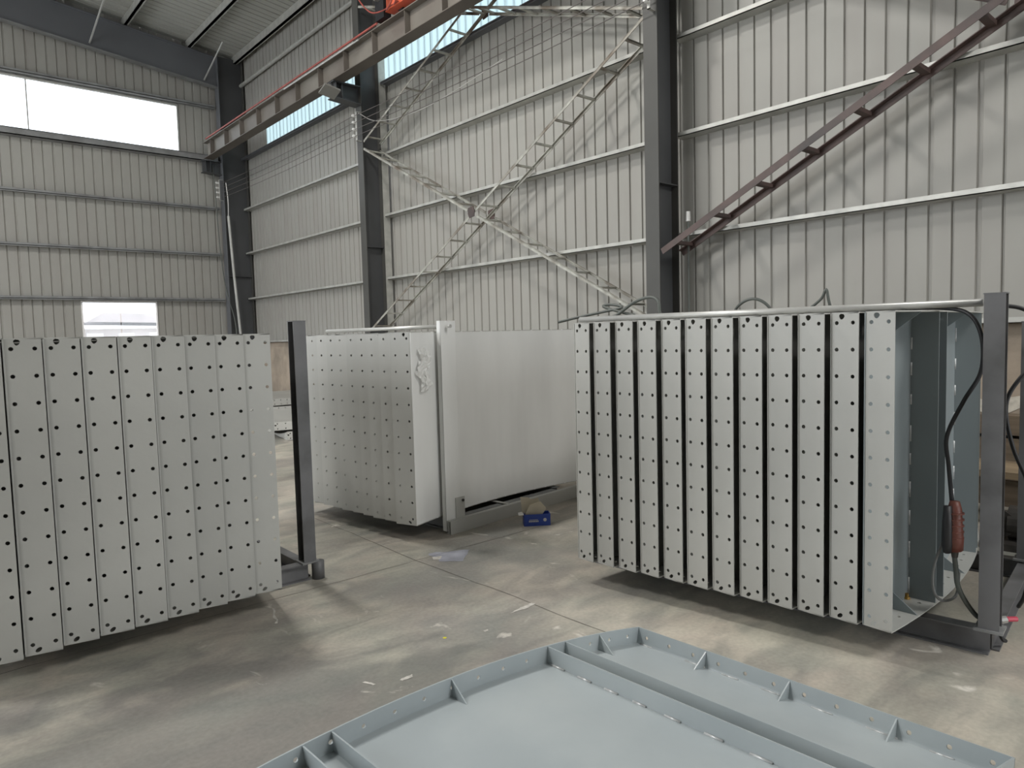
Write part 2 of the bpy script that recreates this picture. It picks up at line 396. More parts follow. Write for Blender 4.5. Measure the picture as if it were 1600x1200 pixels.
# ---------------------------------------------------------------- columns
def column(y, x0, label, wdt=.20, front='colfront', ztop=9.0, xr=7.29):
    t = thing('steel_column', label, 'column', (0, y, 0), group='dark steel columns along the ribbed wall')
    a = MB(); a.box((x0, 0, 0), (x0+.014, wdt, ztop)); part('front_flange', a, M[front], t)
    a = MB(); a.box((xr-.014, 0, 0), (xr, wdt, ztop)); part('rear_flange', a, M['colfront'], t)
    a = MB(); a.box((x0+.014, wdt/2-.005, 0), (xr-.014, wdt/2+.005, ztop)); part('web', a, M['dark'], t)
    a = MB(); a.box((x0-.05, -.06, 0), (xr+.04, wdt+.06, .025)); part('base_plate', a, M['dark'], t)
    for z in (3.35, 6.9):
        a = MB(); a.box((x0+.014, .004, z), (xr-.014, wdt/2-.006, z+.012)); part('stiffener', a, M['dark'], t)
    return t
column(5.17, 6.90, 'dark steel column between the crossed pale brace and the brown brace')
c2 = column(11.93, 6.90, 'dark steel column carrying the bracket under the crane beam, with a wall lamp beside it')
c1 = column(18.92, 6.80, 'dark wide steel column in the far corner of the hall', .26, 'rafter', xr=7.454)
column(-1.70, 6.90, 'dark steel column past the right edge of the view')
a = MB(); a.box((7.295, .0, 0), (7.44, .02, 8.9)); part('packing_strip', a, M['girt'], c2, 'pale vertical strip between column and wall')
# corbels
for y, x0 in ((5.17, 6.90), (11.93, 6.90), (18.98, 6.80)):
    t = thing('crane_bracket', {5.17: 'dark bracket beam high on the column by the crossed pale brace', 11.93: 'dark bracket beam on the middle column holding up the crane beam', 18.98: 'dark bracket beam on the far corner column at the crane beam end'}[y], 'bracket', (0, y, 0), group='brackets under the crane beam')
    a = MB(); a.box((6.34, -.02, 6.28), (x0, .22, 6.298)); part('top_flange', a, M['dark'], t)
    a = MB(); a.prism([(6.34, 6.00), (x0, 5.96), (x0, 5.975), (6.34, 6.015)], lambda u, v, s: (u, s, v), -.02, .22); part('bottom_flange', a, M['dark'], t)
    a = MB(); a.prism([(6.34, 6.016), (x0, 5.976), (x0, 6.28), (6.34, 6.28)], lambda u, v, s: (u, s, v), .095, .105); part('web', a, M['dark'], t)
    for xs in (6.40, 6.52):
        a = MB(); a.box((xs, 0, 6.016), (xs+.012, .094, 6.28)); part('stiffener', a, M['dark'], t)
# rafter on far wall and fly rods
for k, yr in enumerate((18.95, 11.93, 5.17, -1.7)):
    t = thing('roof_rafter', ['deep dark sloping roof beam along the far wall', 'dark sloping roof beam above the middle column', 'dark sloping roof beam above the column by the crossed brace', 'dark sloping roof beam overhead past the right edge'][k], 'beam', (0, yr, 0), group='roof rafters')
    xe = 6.80 if k == 0 else 6.90
    zb = lambda x: 8.12+SL*.95*(XW-x); zt = lambda x: 8.84+SL*(XW-x)
    a = MB(); a.prism([(XL, zb(XL)), (xe, zb(xe)), (xe, zt(xe)), (XL, zt(XL))], lambda u, v, s: (u, s, v), .095, .107); part('web', a, M['rafter'], t)
    a = MB(); a.prism([(XL, zb(XL)-.014), (xe, zb(xe)-.014), (xe, zb(xe)), (XL, zb(XL))], lambda u, v, s: (u, s, v), 0, .2); part('bottom_flange', a, M['steel'], t)
    a = MB(); a.prism([(XL, zt(XL)), (xe, zt(xe)), (xe, zt(xe)+.014), (XL, zt(XL)+.014)], lambda u, v, s: (u, s, v), 0, .2); part('top_flange', a, M['rafter'], t)
    if k == 0:
        for x in (6.5, 3.95, 1.2):
            a = MB(); a.tube([(x+.12, -1.0, zt(x)-.0), (x, .09, zb(x)+.10)], .022, 6); part('fly_brace', a, M['pipe'], t)
# ---------------------------------------------------------------- crane beam
t = thing('crane_runway_beam', 'long brown steel crane beam with stiffener ribs and a red rail', 'beam', (0, 0, -.04))
Y0, Y1 = -1.6, 18.9
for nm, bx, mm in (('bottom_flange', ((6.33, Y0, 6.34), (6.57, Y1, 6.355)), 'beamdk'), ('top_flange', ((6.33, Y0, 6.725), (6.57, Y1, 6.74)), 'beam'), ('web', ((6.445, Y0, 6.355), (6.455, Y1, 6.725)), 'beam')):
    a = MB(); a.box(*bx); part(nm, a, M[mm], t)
a = MB(); a.box((6.42, Y0, 6.74), (6.48, Y1, 6.80)); a.box((6.435, Y0, 6.80), (6.465, Y1, 6.805)); part('rail', a, M['rail'], t, 'dull red crane rail')
y = 18.4
while y > Y0:
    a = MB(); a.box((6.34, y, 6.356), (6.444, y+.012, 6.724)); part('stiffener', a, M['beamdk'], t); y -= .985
a = MB(); a.tube([(6.31, 18.6, 6.77), (6.31, 10.3, 6.77)], .018, 8); part('conduit', a, M['rail'], t, 'red conduit along the top edge')
a = MB(); a.tube([(6.30, 13.9, 6.70), (6.30, 10.9, 6.70)], .014, 8); part('conduit', a, M['pipe'], t, 'pale conduit just below the red one')
# crane end truck
t = thing('crane_end_truck', 'orange crane carriage sitting on the crane beam', 'crane', (0, 0, -.038))
a = MB(); a.box((6.31, 7.0, 6.85), (6.59, 10.0, 7.30)); a.box((6.29, 7.0, 6.836), (6.61, 10.0, 6.851)); a.box((6.29, 7.0, 7.30), (6.61, 10.0, 7.315)); part('carriage_box', a, M['orange'], t)
for yy in (7.3, 9.75):
    a = MB(); a.tube([(6.41, yy, 6.927), (6.49, yy, 6.927)], .12, 18); part('wheel', a, M['black'], t)
a = MB(); a.tube([(6.31, 9.85, 7.05), (6.20, 9.85, 7.05), (6.19, 9.85, 7.05), (6.02, 9.85, 7.05)], [.07, .07, .09, .09], 14); part('motor', a, M['black'], t)
a = MB(); a.box((6.32, 10.1, 6.81), (6.46, 10.36, 7.5)); part('buffer_box', a, M['black'], t)
a = MB(); a.tube([(6.24, 10.24, 7.12), (6.319, 10.24, 7.12)], .035, 12); part('warning_lamp', a, M['lampgrey'], t)
for k, (pts, mm) in enumerate(((((6.2, 10.9, 7.9), (6.18, 10.75, 7.4), (6.2, 10.4, 6.98), (6.24, 10.1, 6.86), (6.28, 9.6, 6.86)), 'rail'), (((6.2, 9.3, 7.9), (6.2, 9.45, 7.2), (6.22, 9.7, 6.9), (6.25, 9.9, 6.82)), 'rail'), (((6.22, 9.05, 7.9), (6.2, 9.2, 7.25), (6.22, 9.5, 6.92), (6.26, 9.7, 6.84)), 'rail'))):
    a = MB(); a.tube(spline(pts), .012, 6); part('supply_cable', a, M[mm], t)
# ---------------------------------------------------------------- lattice braces
def lattice(t, p, q, m='brace', rs=.055, step=.46, skip=0, ruler=.03, xf=6.93, xr=7.27):
    """ladder brace: front and rear rail running from p=(y,z) to q=(y,z), rungs across"""
    for x in (xf, xr):
        a = MB(); d = (Vector((0, *q))-Vector((0, *p))).normalized(); up = Vector((1, 0, 0)).cross(d)
        th = .008
        P = Vector((x, *p)); Q = Vector((x, *q))
        a.bar(P, Q, rs, th, up=up); a.bar(P+Vector((-rs/2+th/2 if x == xf else rs/2-th/2, 0, 0))+up*(-rs/2 if up.z > 0 else rs/2), Q+Vector((-rs/2+th/2 if x == xf else rs/2-th/2, 0, 0))+up*(-rs/2 if up.z > 0 else rs/2), th, rs, up=up)
        part('rail', a, M[m], t)
    L = math.hypot(q[0]-p[0], q[1]-p[1]); n = int(L/step); 
    for k in range(1, n+1):
        f = (k-.3)/n
        if f > 1: break
        yy = p[0]+(q[0]-p[0])*f; zz = p[1]+(q[1]-p[1])*f
        a = MB(); a.bar((xf, yy, zz-.012), (xr, yy, zz-.012), ruler*1.4, ruler*.8); part('rung', a, M[m], t)
def xbrace(label, group, ya, za0, za1, yb, zb0, zb1, m='brace', rs=.036, step=.46, ruler=.03):
    # diagonal 1 whole (ya,za1)->(yb,zb0); diagonal 2 in two halves meeting the joint
    t = thing('lattice_cross_brace', label, 'brace', (0, 0, 0), group=group)
    lattice(t, (ya, za1), (yb, zb0), m, rs, step, ruler=ruler)
    # crossing
    s1 = (zb0-za1)/(yb-ya); s2 = (zb1-za0)/(yb-ya); yc = ya+(za0-za1)/(s1-s2); zc = za1+s1*(yc-ya)
    L = math.hypot(1, s2); g = .13/L
    lattice(t, (ya, za0), (yc-g, zc-g*s2), m, rs, step, ruler=ruler); lattice(t, (yc+g, zc+g*s2), (yb, zb1), m, rs, step, ruler=ruler)
    for x in (6.885, 7.29):
        a = MB(); a.prism([(-.075, -.07), (.05, -.085), (.08, -.02), (.075, .07), (-.05, .085), (-.08, .02)], lambda u, v, s: (x+s, yc+u, zc+v), 0, .012)
        part('joint_plate', a, M['brown'], t)
    return yc, zc
xbrace('pale ladder-like crossed steel brace low between the two dark columns', None, 5.38, 1.80, 5.31, 11.92, 1.80, 5.18)
xbrace('pale ladder-like crossed steel brace high between the two dark columns, behind the crane beam', None, 5.38, 5.42, 7.98, 11.92, 5.31, 7.75)
xbrace('dark brown crossed steel brace in front of the right-hand wall', None, -1.48, 2.50, 5.86, 5.15, 2.57, 6.2, 'brown', .068, .55, .05)
# ---------------------------------------------------------------- conductor wires, insulators, lamp, conduit
for k in range(4):
    z = 5.38+.1225*k; a = MB(); P = []
    for i in range(25):
        yy = -1.6+(18.95+1.6)*i/24; b = ((yy+1.6) % 6.85)/6.85
        P.append((6.76, yy, z-.10*4*b*(1-b)*.5))
    a.tube(P, .006, 5)
    single('conductor_wire', a, M['wire'], 'thin bare wire strung along the wall, %s of four' % ['lowest', 'second from the bottom', 'second from the top', 'topmost'][k], 'wire', 'conductor wires along the wall')
for y, x0, lb in ((11.95, 6.90, 'pale insulator rack on the middle column'), (18.95, 6.80, 'insulator rack on the far corner column'), (5.19, 6.90, 'insulator rack high on the column by the brown brace')):
    t = thing('insulator_rack', lb, 'insulator', (0, y, 0), group='insulator racks')
    a = MB(); a.box((x0-.10, 0, 5.30), (x0-.09, .04, 5.84)); a.box((x0-.1, 0, 5.30), (x0, .04, 5.31)); a.box((x0-.1, 0, 5.83), (x0, .04, 5.84)); part('bracket', a, M['girt'], t)
    for k in range(4):
        z = 5.38+.1225*k; a = MB(); a.tube([(x0-.18, .02, z), (x0-.15, .02, z), (x0-.149, .02, z), (x0-.10, .02, z)], [.02, .03, .018, .026], 10); part('insulator', a, M['white'], t)
t = thing('flood_lamp', 'flat grey square lamp hanging below the crane beam bracket', 'lamp', (6.20, 11.80, 6.02), 0)
t.rotation_euler = Matrix.Rotation(math.radians(24), 4, Vector((-.89, .46, 0))).to_euler()
a = MB(); a.prism([(-.15, -.13), (.15, -.13), (.15, .13), (-.15, .13)], lambda u, v, s: (u, v, s), 0, .035); part('housing', a, M['lampgrey'], t)
a = MB(); a.box((-.02, -.02, .035), (.02, .02, .17)); part('arm', a, M['lampgrey'], t)
a = MB(); a.tube(spline([(6.85, 12.0, 5.84), (6.83, 11.4, 5.54), (6.85, 10.75, 5.42), (6.88, 9.95, 5.38), (6.92, 9.1, 5.45), (7.0, 8.0, 5.63)]), .007, 6)
single('hanging_wire', a, M['pipe'], 'thin pale wire sagging from the middle column across the high brace', 'wire')
a = MB(); a.tube([(6.86, 18.85, 4.9), (6.93, 18.85, 3.3), (7.02, 18.8, 1.5), (7.04, 18.8, .0)], .035, 8)
a.tube(spline([(6.84, 18.85, 5.75), (6.86, 18.82, 5.3), (6.86, 18.85, 4.9)]), .012, 6)
single('pvc_conduit', a, M['pipe'], 'pale straight pipe running down the far corner column', 'pipe')
a = MB(); a.tube(spline([(6.60, 19.05, 6.2), (6.62, 19.05, 5.6), (6.66, 19.0, 4.0), (6.76, 19.0, 3.0), (6.9, 18.85, 2.1), (6.9, 18.8, 1.0), (6.9, 18.8, 0.02)]), .012, 6)
single('hanging_cable', a, M['cable'], 'thin dark cable hanging down beside the far corner column', 'cable')
t = thing('thin_standing_pipe', 'thin upright pipe with a white cap beside the dark column', 'pipe', (7.25, 5.01, 0))
a = MB(); a.tube([(0, 0, 0), (0, 0, 2.90)], .012, 8); part('pipe', a, M['cable'], t)
a = MB(); a.tube([(0, 0, 2.90), (0, 0, 2.905), (0, 0, 3.02)], [.012, .028, .024], 8); part('cap', a, M['white'], t, 'white plastic cap')

# ---------------------------------------------------------------- curved flanged panels
def panel_meshes(L=2.2, H=1.52, sag=.11, d=.14, cols=2, mat_sheet='panel', mat_fl='panel', ph=.129, nh=12, th=.006, sp=(.52, .64), beads=False, rib=True, hr=.010, cpos=(.22, .80), ex=.40, bend=.022):
    R = (L*L/4+sag*sag)/(2*sag); phi = math.asin(L/2/R)
    P = lambda tt, r, z: (r*math.sin(tt), r*math.cos(tt)-R*math.cos(phi), z)
    out = []
    n = 28; mb = MB(); v = []; f = []
    for i in range(n+1):
        tt = -phi+2*phi*i/n
        for r in (R, R+th):
            for z in (0, H): v.append(P(tt, r, z))
    for i in range(n):
        a = 4*i; b = 4*i+4
        f += [(a, a+1, b+1, b), (a+2, b+2, b+3, a+3), (a, b, b+2, a+2), (a+1, a+3, b+3, b+1)]
    f += [(0, 2, 3, 1), (4*n, 4*n+1, 4*n+3, 4*n+2)]
    out.append(('sheet', mb.add(v, f).mesh('sheet', M[mat_sheet], False), None))
    # end flanges: plate coords a = radial offset 0..d, b = height
    m0 = (H-ph*(nh-1))/2
    cs = (max(cpos[0]*d, bend+hr+.0005), cpos[1]*d) if cols == 2 else (.52*d,)
    holes = [circ(c, m0+k*ph, hr) for c in cs for k in range(nh)]
    if cols == 2:
        holes.append([(ex*d+.0135*math.cos(q)*(1+.3*math.sin(q+.4)), H-.0205+.0145*math.sin(q)) for q in [k*math.pi/4+.2 for k in range(8)]])
        holes.append([(ex*d+.016*math.cos(q)*.78-.0062*math.sin(q), .022+.016*math.cos(q)*.62+.0078*math.sin(q)) for q in [k*math.pi/5 for k in range(10)]])
    for sgn in (-1, 1):
        def fn(a, b, c, sgn=sgn):
            x, y_, z = P(sgn*phi, R+a, b); tx, ty = math.cos(phi)*1, -sgn*math.sin(phi)
            c = c + max(0, bend-a)**2/(2*bend)*.5
            return (x-sgn*c*tx, y_-c*ty*sgn, z)
        mb = MB(); xs = [0, bend*.25, bend*.5, bend*.75]
        for a0, a1 in zip(xs, xs[1:]+[bend*.98]):
            v = [fn(a, b, c) for c in (0, th) for a, b in ((a0, 0), (a1, 0), (a1, H), (a0, H))]
            f = [(3, 2, 1, 0), (4, 5, 6, 7), (0, 1, 5, 4), (2, 3, 7, 6)]
            if a0 == 0: f.append((3, 0, 4, 7))
            mb.add(v, f)
        q = plate([(bend*.98, 0), (d, 0), (d, H), (bend*.98, H)], holes, th, fn); mb.add(q.v, q.f)
        me_ = mb.mesh('end_flange', M[mat_fl], False, True)
        out.append(('end_flange', me_, None))
    # arc flanges along both curved edges: plate coords a = arc length, b = radial
    Ls = 2*phi*R; k_ = 28
    hs = [circ(Ls/2*(2*(i+.5)/17-1)*.985, d*.52 if cols == 1 else d*.55, hr) for i in range(17)]
    nh_ = 17; cut = [-Ls/2]+[Ls/2*(2*(i+1)/nh_-1)*.985 for i in range(nh_-1)]+[Ls/2]
    for z0, sg in ((0, 1), (H, -1)):
        fn = lambda a, b, c, z0=z0, sg=sg: P(a/R, R+b, z0+sg*c)
        mb = MB()
        for i in range(nh_):
            a0, a1 = cut[i], cut[i+1]
            loops = [[(a0, 0), (a1, 0), (a1, d), (a0, d)], hs[i][::-1]]
            tr = tessellate_polygon([[Vector((x, y, 0)) for x, y in l] for l in loops]); pts = loops[0]+loops[1]; n_ = len(pts)
            v = [fn(x, y, 0) for x, y in pts]+[fn(x, y, th) for x, y in pts]
            f = [tuple(t) for t in tr]+[tuple(j+n_ for j in t[::-1]) for t in tr]+[(0, 1, n_+1, n_), (2, 3, n_+3, n_+2)]
            if i == 0: f.append((3, 0, n_, n_+3))
            if i == nh_-1: f.append((1, 2, n_+2, n_+1))
            m_ = len(hs[i])
            for j in range(m_): f.append((4+j, 4+(j+1) % m_, n_+4+(j+1) % m_, n_+4+j))
            mb.add(v, f)
        out.append(('edge_flange', mb.mesh('edge_flange', M[mat_fl], False, True), None))
    if rib:
        for s_ in (sp[0], sp[1], Ls-sp[1], Ls-sp[0]):
            tt = -phi+s_/R; mb = MB()
            for z0, z1 in ((th, H-th),):
                a0 = P(tt, R+th, 0); a1 = P(tt, R+d-.004, 0); nx, ny = math.cos(tt), -math.sin(tt)
                v = [(p[0]+nx*c, p[1]+ny*c, z) for z in (z0, z1) for p in (a0, a1) for c in (-.003, .003)]
                mb.add(v, [(0, 1, 3, 2), (4, 6, 7, 5), (0, 4, 5, 1), (2, 3, 7, 6), (0, 2, 6, 4), (1, 5, 7, 3)])
            out.append(('rib', mb.mesh('rib', M[mat_fl]), None))
        def gus(pa, pb, pc, nrm):
            mb = MB(); q = [Vector(pa), Vector(pb), Vector(pc)]; nn = Vector(nrm)*.003
            return mb.add([p-nn for p in q]+[p+nn for p in q], [(2, 1, 0), (3, 4, 5), (0, 1, 4, 3), (1, 2, 5, 4), (2, 0, 3, 5)]).mesh('gusset', M[mat_fl])
        for tt in (-phi+.29/R, 0.0, phi-.29/R):
            for z0, sg in ((th, 1), (H-th, -1)):
                out.append(('gusset', gus(P(tt, R+th, z0), P(tt, R+d-.006, z0), P(tt, R+th, z0+sg*.095), (math.cos(tt), -math.sin(tt), 0)), None))
        for z0 in (.405/1.64*H, .5*H, .765*H):
            for sgn in (-1, 1):
                tt0 = sgn*(phi-th/R); tt1 = sgn*(phi-.085/R)
                out.append(('gusset', gus(P(tt0, R+th, z0), P(tt0, R+d-.006, z0), P(tt1, R+th, z0), (0, 0, 1)), None))
    if beads:
        random.seed(3); mb = MB(); mb2 = MB()
        for s_, o in ((sp[0], -.006), (sp[1], .006), (Ls-sp[1], -.006), (Ls-sp[0], .006)):
            tt = -phi+(s_+o)/R; z = .03
            while z < H-.1:
                l = random.uniform(.05, .09); a = P(tt, R+th+.002, z); b = P(tt, R+th+.002, min(z+l, H-.02)); mb.tube([a, b], .0055, 6); z += l+random.uniform(.06, .11)
        for sgn in (-1, 1):
            z = .03
            while z < H-.1:
                l = random.uniform(.05, .12); tt = sgn*(phi-.011/R); mb.tube([P(tt, R+th+.001, z), P(tt, R+th+.001, min(z+l, H-.02))], .004, 6); z += l+random.uniform(.02, .2)
        out.append(('weld_bead', mb.mesh('weld_bead', M['weld'], True), 'short bright weld bead runs'))
    return out, R, phi
PANEL, PR, PPHI = panel_meshes(beads=True)
PANEL_W, _, _ = panel_meshes(d=.153, rib=False, cpos=(.18, .82), ex=.36)
PANEL_M, _, _ = panel_meshes(sag=.145, d=.200, rib=False, cpos=(.20, .75), ex=.33)
PANEL_R = [(n, m, l) for n, m, l in PANEL]
def add_panel(parts, label, loc, rz, group, tilt=0):
    t = thing('curved_steel_panel', label, 'panel', loc, rz, group)
    for n, me, l in parts:
        o = link(n, me, t)
        if l: o['label'] = l
        if n == 'weld_bead': o['kind'] = 'stuff'
    return t
ORD = ['first', 'second', 'third', 'fourth', 'fifth', 'sixth', 'seventh', 'eighth', 'ninth', 'tenth', 'eleventh', 'twelfth']
def variant(parts, **mm):
    out = []
    for n, me, l in parts:
        if n in mm: me = me.copy(); me.materials.clear(); me.materials.append(M[mm[n]])
        out.append((n, me, l))
    return out
# right stack: convex (ribbed) side towards -v
th = math.atan2(.217, 1.84); U = Vector((math.cos(th), math.sin(th), 0)); V = Vector((-math.sin(th), math.cos(th), 0))
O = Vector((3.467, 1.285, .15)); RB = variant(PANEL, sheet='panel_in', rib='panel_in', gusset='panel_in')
NR = [p for p in PANEL if p[0] not in ('gusset', 'weld_bead')]
sinp, cosp = math.sin(PPHI), math.cos(PPHI)
for k in range(12):
    corner = O + V*.1562*k     # outer front corner in world; local (L/2+.14 sin, .14 cos)
    lx, ly = 1.1+.14*sinp, .14*cosp
    c = corner + U*(lx+(random.uniform(-.005, .005) if k else 0)) + V*ly   # local X = -U, local Y = -V
    c.z = .15
    lab = 'rightmost' if k == 0 else ('leftmost' if k == 11 else ORD[k]+' from the right')
    add_panel(RB if k == 0 else NR, 'grey bolt-holed steel panel, %s of the twelve in the right-hand stack' % lab, c, th+math.pi, 'panels standing in the right-hand rack')
# middle stack: smooth concave side towards viewer, X local = U2, Y local = V2, front at -X
t2 = math.atan2(.155, 1.525); U2 = Vector((math.cos(t2), math.sin(t2), 0)); V2 = Vector((-math.sin(t2), math.cos(t2), 0))
O2 = Vector((3.023, 4.622, .13)); FM = variant(PANEL_M, sheet='film')
for k in range(10):
    c = O2 + V2*.150*k + U2*(1.1+(random.uniform(-.008, .008) if k else 0)); c.z = .13
    lab = 'rightmost, with its shiny smooth side showing' if k == 0 else ('leftmost' if k == 9 else ORD[k]+' from the right')
    add_panel(FM if k == 0 else PANEL_M, 'grey bolt-holed steel panel in the middle stack, %s' % lab, c, t2, 'panels standing in the middle rack')
# left stack: front faces -Y, convex towards +X : X local = -Y, Y local = +X
PW = PANEL_W
for k in range(10):
    xo = 1.668-.1605*k; yo = 4.03-.004*k
    lx, ly = 1.1+.153*sinp, .153*cosp
    c = Vector((xo-ly, yo+lx+(random.uniform(-.006, .006) if k else 0), .13))
    lab = 'rightmost' if k == 0 else ('at the left edge of the view' if k == 8 else ('farthest left, out of view' if k == 9 else ORD[k]+' from the right'))
    add_panel(PW, 'grey bolt-holed steel panel in the left-hand stack, %s' % lab, c, -math.pi/2, 'panels standing in the left-hand rack')
# ---------------------------------------------------------------- racks
def chan(mb, p, q, wd, ht, up=(0, 0, 1), t_=.008):
    """I-section bar: two flanges and a web"""
    p = Vector(p); q = Vector(q); u = Vector(up)
    mb.bar(p+u*(ht/2-t_/2), q+u*(ht/2-t_/2), wd, t_, up); mb.bar(p-u*(ht/2-t_/2), q-u*(ht/2-t_/2), wd, t_, up); mb.bar(p, q, t_, ht-2*t_, up)
def rack(label, o, uv, vv, m, uspan, vspan, h, posts, bars, hb=.12):
    t = thing('storage_rack', label, 'rack', (0, 0, 0))
    W_ = lambda a, b, z: Vector((o.x, o.y, 0))+uv*a+vv*b+Vector((0, 0, z))
    (u1, u2), (v1, v2) = uspan, vspan
    for uu_ in (u1, u2):
        a = MB(); chan(a, W_(uu_, v1, hb/2), W_(uu_, v2, hb/2), .075, hb); part('cross_beam', a, M[m], t)
    for v_ in (v1, v2):
        a = MB(); chan(a, W_(u1+.04, v_, hb/2-.006), W_(u2-.04, v_, hb/2-.006), .07, hb-.012); part('side_beam', a, M[m], t)
    for (pu, pv, ph_) in posts:
        a = MB(); p0 = W_(pu, pv, hb); p1 = W_(pu, pv, ph_)
        a.bar(p0-uv*.041, p1-uv*.041, .008, .085, up=vv); a.bar(p0+uv*.041, p1+uv*.041, .008, .085, up=vv)
        a.bar(p0, p1, .08, .008, up=vv)
        part('post', a, M[m], t)
        a = MB(); a.bar(W_(pu, pv, ph_), W_(pu, pv, ph_+.006), .092, .09, up=vv); part('post_cap', a, M[m], t)
        a = MB(); a.bar(W_(pu, pv, hb), W_(pu, pv, hb+.012), .12, .12, up=vv); part('foot_plate', a, M['steel'], t)
    for (pu, pv0, pv1, pz, r_) in bars:
        a = MB(); a.tube([W_(pu, pv0, pz), W_(pu, pv1, pz)], r_, 12); part('top_bar', a, M['pipe'], t, 'pale round bar', True)
        a = MB(); a.tube([W_(pu, pv0-.085, pz), W_(pu, pv0-.06, pz)], .016, 6); part('bolt', a, M['pipe'], t)
    return t
rack('grey steel rack with a pale round top bar holding the right-hand stack', O, U, V, 'steeldk', (.42, 1.75), (-.33, 2.0), 1.73,
     [(.415, -.33, 1.735), (1.75, -.33, 1.60), (.47, 1.97, 1.62), (1.75, 1.97, 1.62)], [(.47, -.27, 2.13, 1.700, .019)], hb=.12)
rk = rack('light grey steel rack with a pale round top bar holding the middle stack', O2, U2, V2, 'steel', (.42, 1.80), (.06, 1.9), 1.73,
     [(.44, 1.86, 1.60), (1.8, 1.86, 1.60)], [(.36, .02, 1.72, 1.69, .016)], hb=.115)
W2_ = lambda a, b, z: Vector((O2.x, O2.y, 0))+U2*a+V2*b+Vector((0, 0, z))
a = MB(); a.bar(W2_(.38, -.005, .02), W2_(.38, -.005, 1.735), .16, .008, up=V2)
a.bar(W2_(.304, .015, .02), W2_(.304, .015, 1.735), .008, .045, up=V2); a.bar(W2_(.456, .015, .02), W2_(.456, .015, 1.735), .008, .045, up=V2)
o = part('post', a, M['film'], rk, 'wide light grey channel post')
a = MB(); a.bar(W2_(.45, -.013, .11), W2_(.45, -.013, .28), .10, .008, up=V2); part('foot_plate', a, M['panel'], rk)
a = MB(); a.tube([W2_(.475, -.018, .25), W2_(.475, -.03, .25)], .012, 6); part('bolt', a, M['iron'], rk)
a = MB(); chan(a, W2_(.30, -.03, .055), W2_(2.3, -.03, .055), .05, .11); a.bar(W2_(.30, -.055, .055), W2_(2.3, -.055, .055), .006, .11); part('side_beam', a, M['panel'], rk, 'light grey box beam on the floor')
a = MB(); a.bar(W2_(1.02, -.02, .112), W2_(1.02, .3, .112), .04, .006); part('cross_beam', a, M['panel'], rk)
rl = rack('dark grey steel rack with one upright post beside the left-hand stack', Vector((2.03, 4.46, 0)), Vector((0, 1, 0)), Vector((-1, 0, 0)), 'steeldk', (0, 1.30), (0, 2.9), 1.73,
     [(0, .0, 1.73), (1.3, .0, 1.50), (0, 2.8, 1.5), (1.3, 2.8, 1.5)], [], hb=.115)
a = MB(); a.tube([(2.085, 4.42, 0.0), (2.085, 4.42, .118)], .042, 16); part('socket', a, M['steeldk'], rl, 'short round corner socket', True)

# ---------------------------------------------------------------- panel lying in the foreground
PG, GR, GPHI = panel_meshes(L=2.28, H=1.62, sag=.112, d=.086, cols=1, mat_sheet='panel_ground', mat_fl='panel_ground', ph=.136, nh=12, th=.007, sp=(.515, .625), beads=True, hr=.0095)
ax = Vector((math.cos(math.radians(-2.6)), math.sin(math.radians(-2.6)), 0)); wv = Vector((.028, -1, 0)).normalized()
C0 = Vector((2.795, 2.27, .0))
gt = thing('curved_steel_panel', 'bluish grey flanged steel panel lying on the floor in front, ribs upward', 'panel', C0 - ax*1.14)
for n, me, l in PG:
    me = me.copy()
    for v in me.vertices:
        x, y_, z = v.co; q = ax*x + wv*z; v.co = (q.x, q.y, y_+.001)
    me.update()
    o = link(n, me, gt)
    if l: o['label'] = l
    if n == 'weld_bead': o['kind'] = 'stuff'
# ---------------------------------------------------------------- far pile of trays
PILE = [p for p in PANEL if p[0] in ('sheet', 'end_flange', 'edge_flange')]
for k, (x, y, z, rz, lb) in enumerate(((5.72, 11.95, 0.0, 1.38, 'pale steel panel lying flat at the bottom of the near low pile by the wall'), (5.66, 12.05, .155, 1.30, 'pale steel panel lying flat on top of the near low pile by the wall'), (6.3, 14.9, 0.0, 1.50, 'pale steel panel lying flat farther back, bottom of the far low pile'), (6.2, 14.9, .155, 1.42, 'pale steel panel lying flat farther back, second of the far low pile'), (6.3, 15.0, .31, 1.52, 'pale steel panel lying flat farther back, topmost of the far low pile'))):
    t = thing('curved_steel_panel', lb, 'panel', (x, y, z), rz, 'panels lying in low piles near the far corner')
    for n, me, l in PILE:
        o = link(n, me, t); o.rotation_euler = (math.radians(-90), 0, 0); o.location = (0, -.76, .142)
# ---------------------------------------------------------------- blue box
t = thing('glove_box', 'small blue carton with a torn tan flap, on the floor by the middle rack', 'box', (4.03, 4.33, 0), math.radians(-36)); t.scale = (1.12, 1.12, 1.12)
a = MB()
a.box((-.10, -.05, .004), (.10, -.047, .088)); a.box((-.10, .047, .004), (.10, .05, .088)); a.box((-.10, -.05, .004), (-.097, .05, .088)); a.box((.097, -.05, .004), (.10, .05, .088)); a.box((-.10, -.05, 0), (.10, .05, .004))
part('carton', a, M['blue'], t)
a = MB(); a.prism([(-.105, .08), (.055, .08), (.02, .195), (-.03, .185), (-.06, .20), (-.115, .205)], lambda u, v, s: (u, .02+s+(v-.08)*.15, v), 0, .003); part('back_flap', a, M['card'], t)
a = MB(); a.prism([(-.09, .075), (.04, .075), (.075, .125), (.03, .18), (-.05, .16)], lambda u, v, s: (u, -.02+s-(v-.08)*.1, v), 0, .003); part('torn_flap', a, M['card'], t)
a = MB(); a.prism([(-.05, .0), (.05, .0), (.04, .07), (-.045, .08)], lambda u, v, s: (-.10-v*.5, u, .086-v*.05+s), 0, .003); part('side_flap', a, M['outwhite'], t)
a = MB()
for k in range(6): a.box((-.063+k*.0125, -.0512, .030), (-.063+k*.0125+.0095, -.0505, .041))
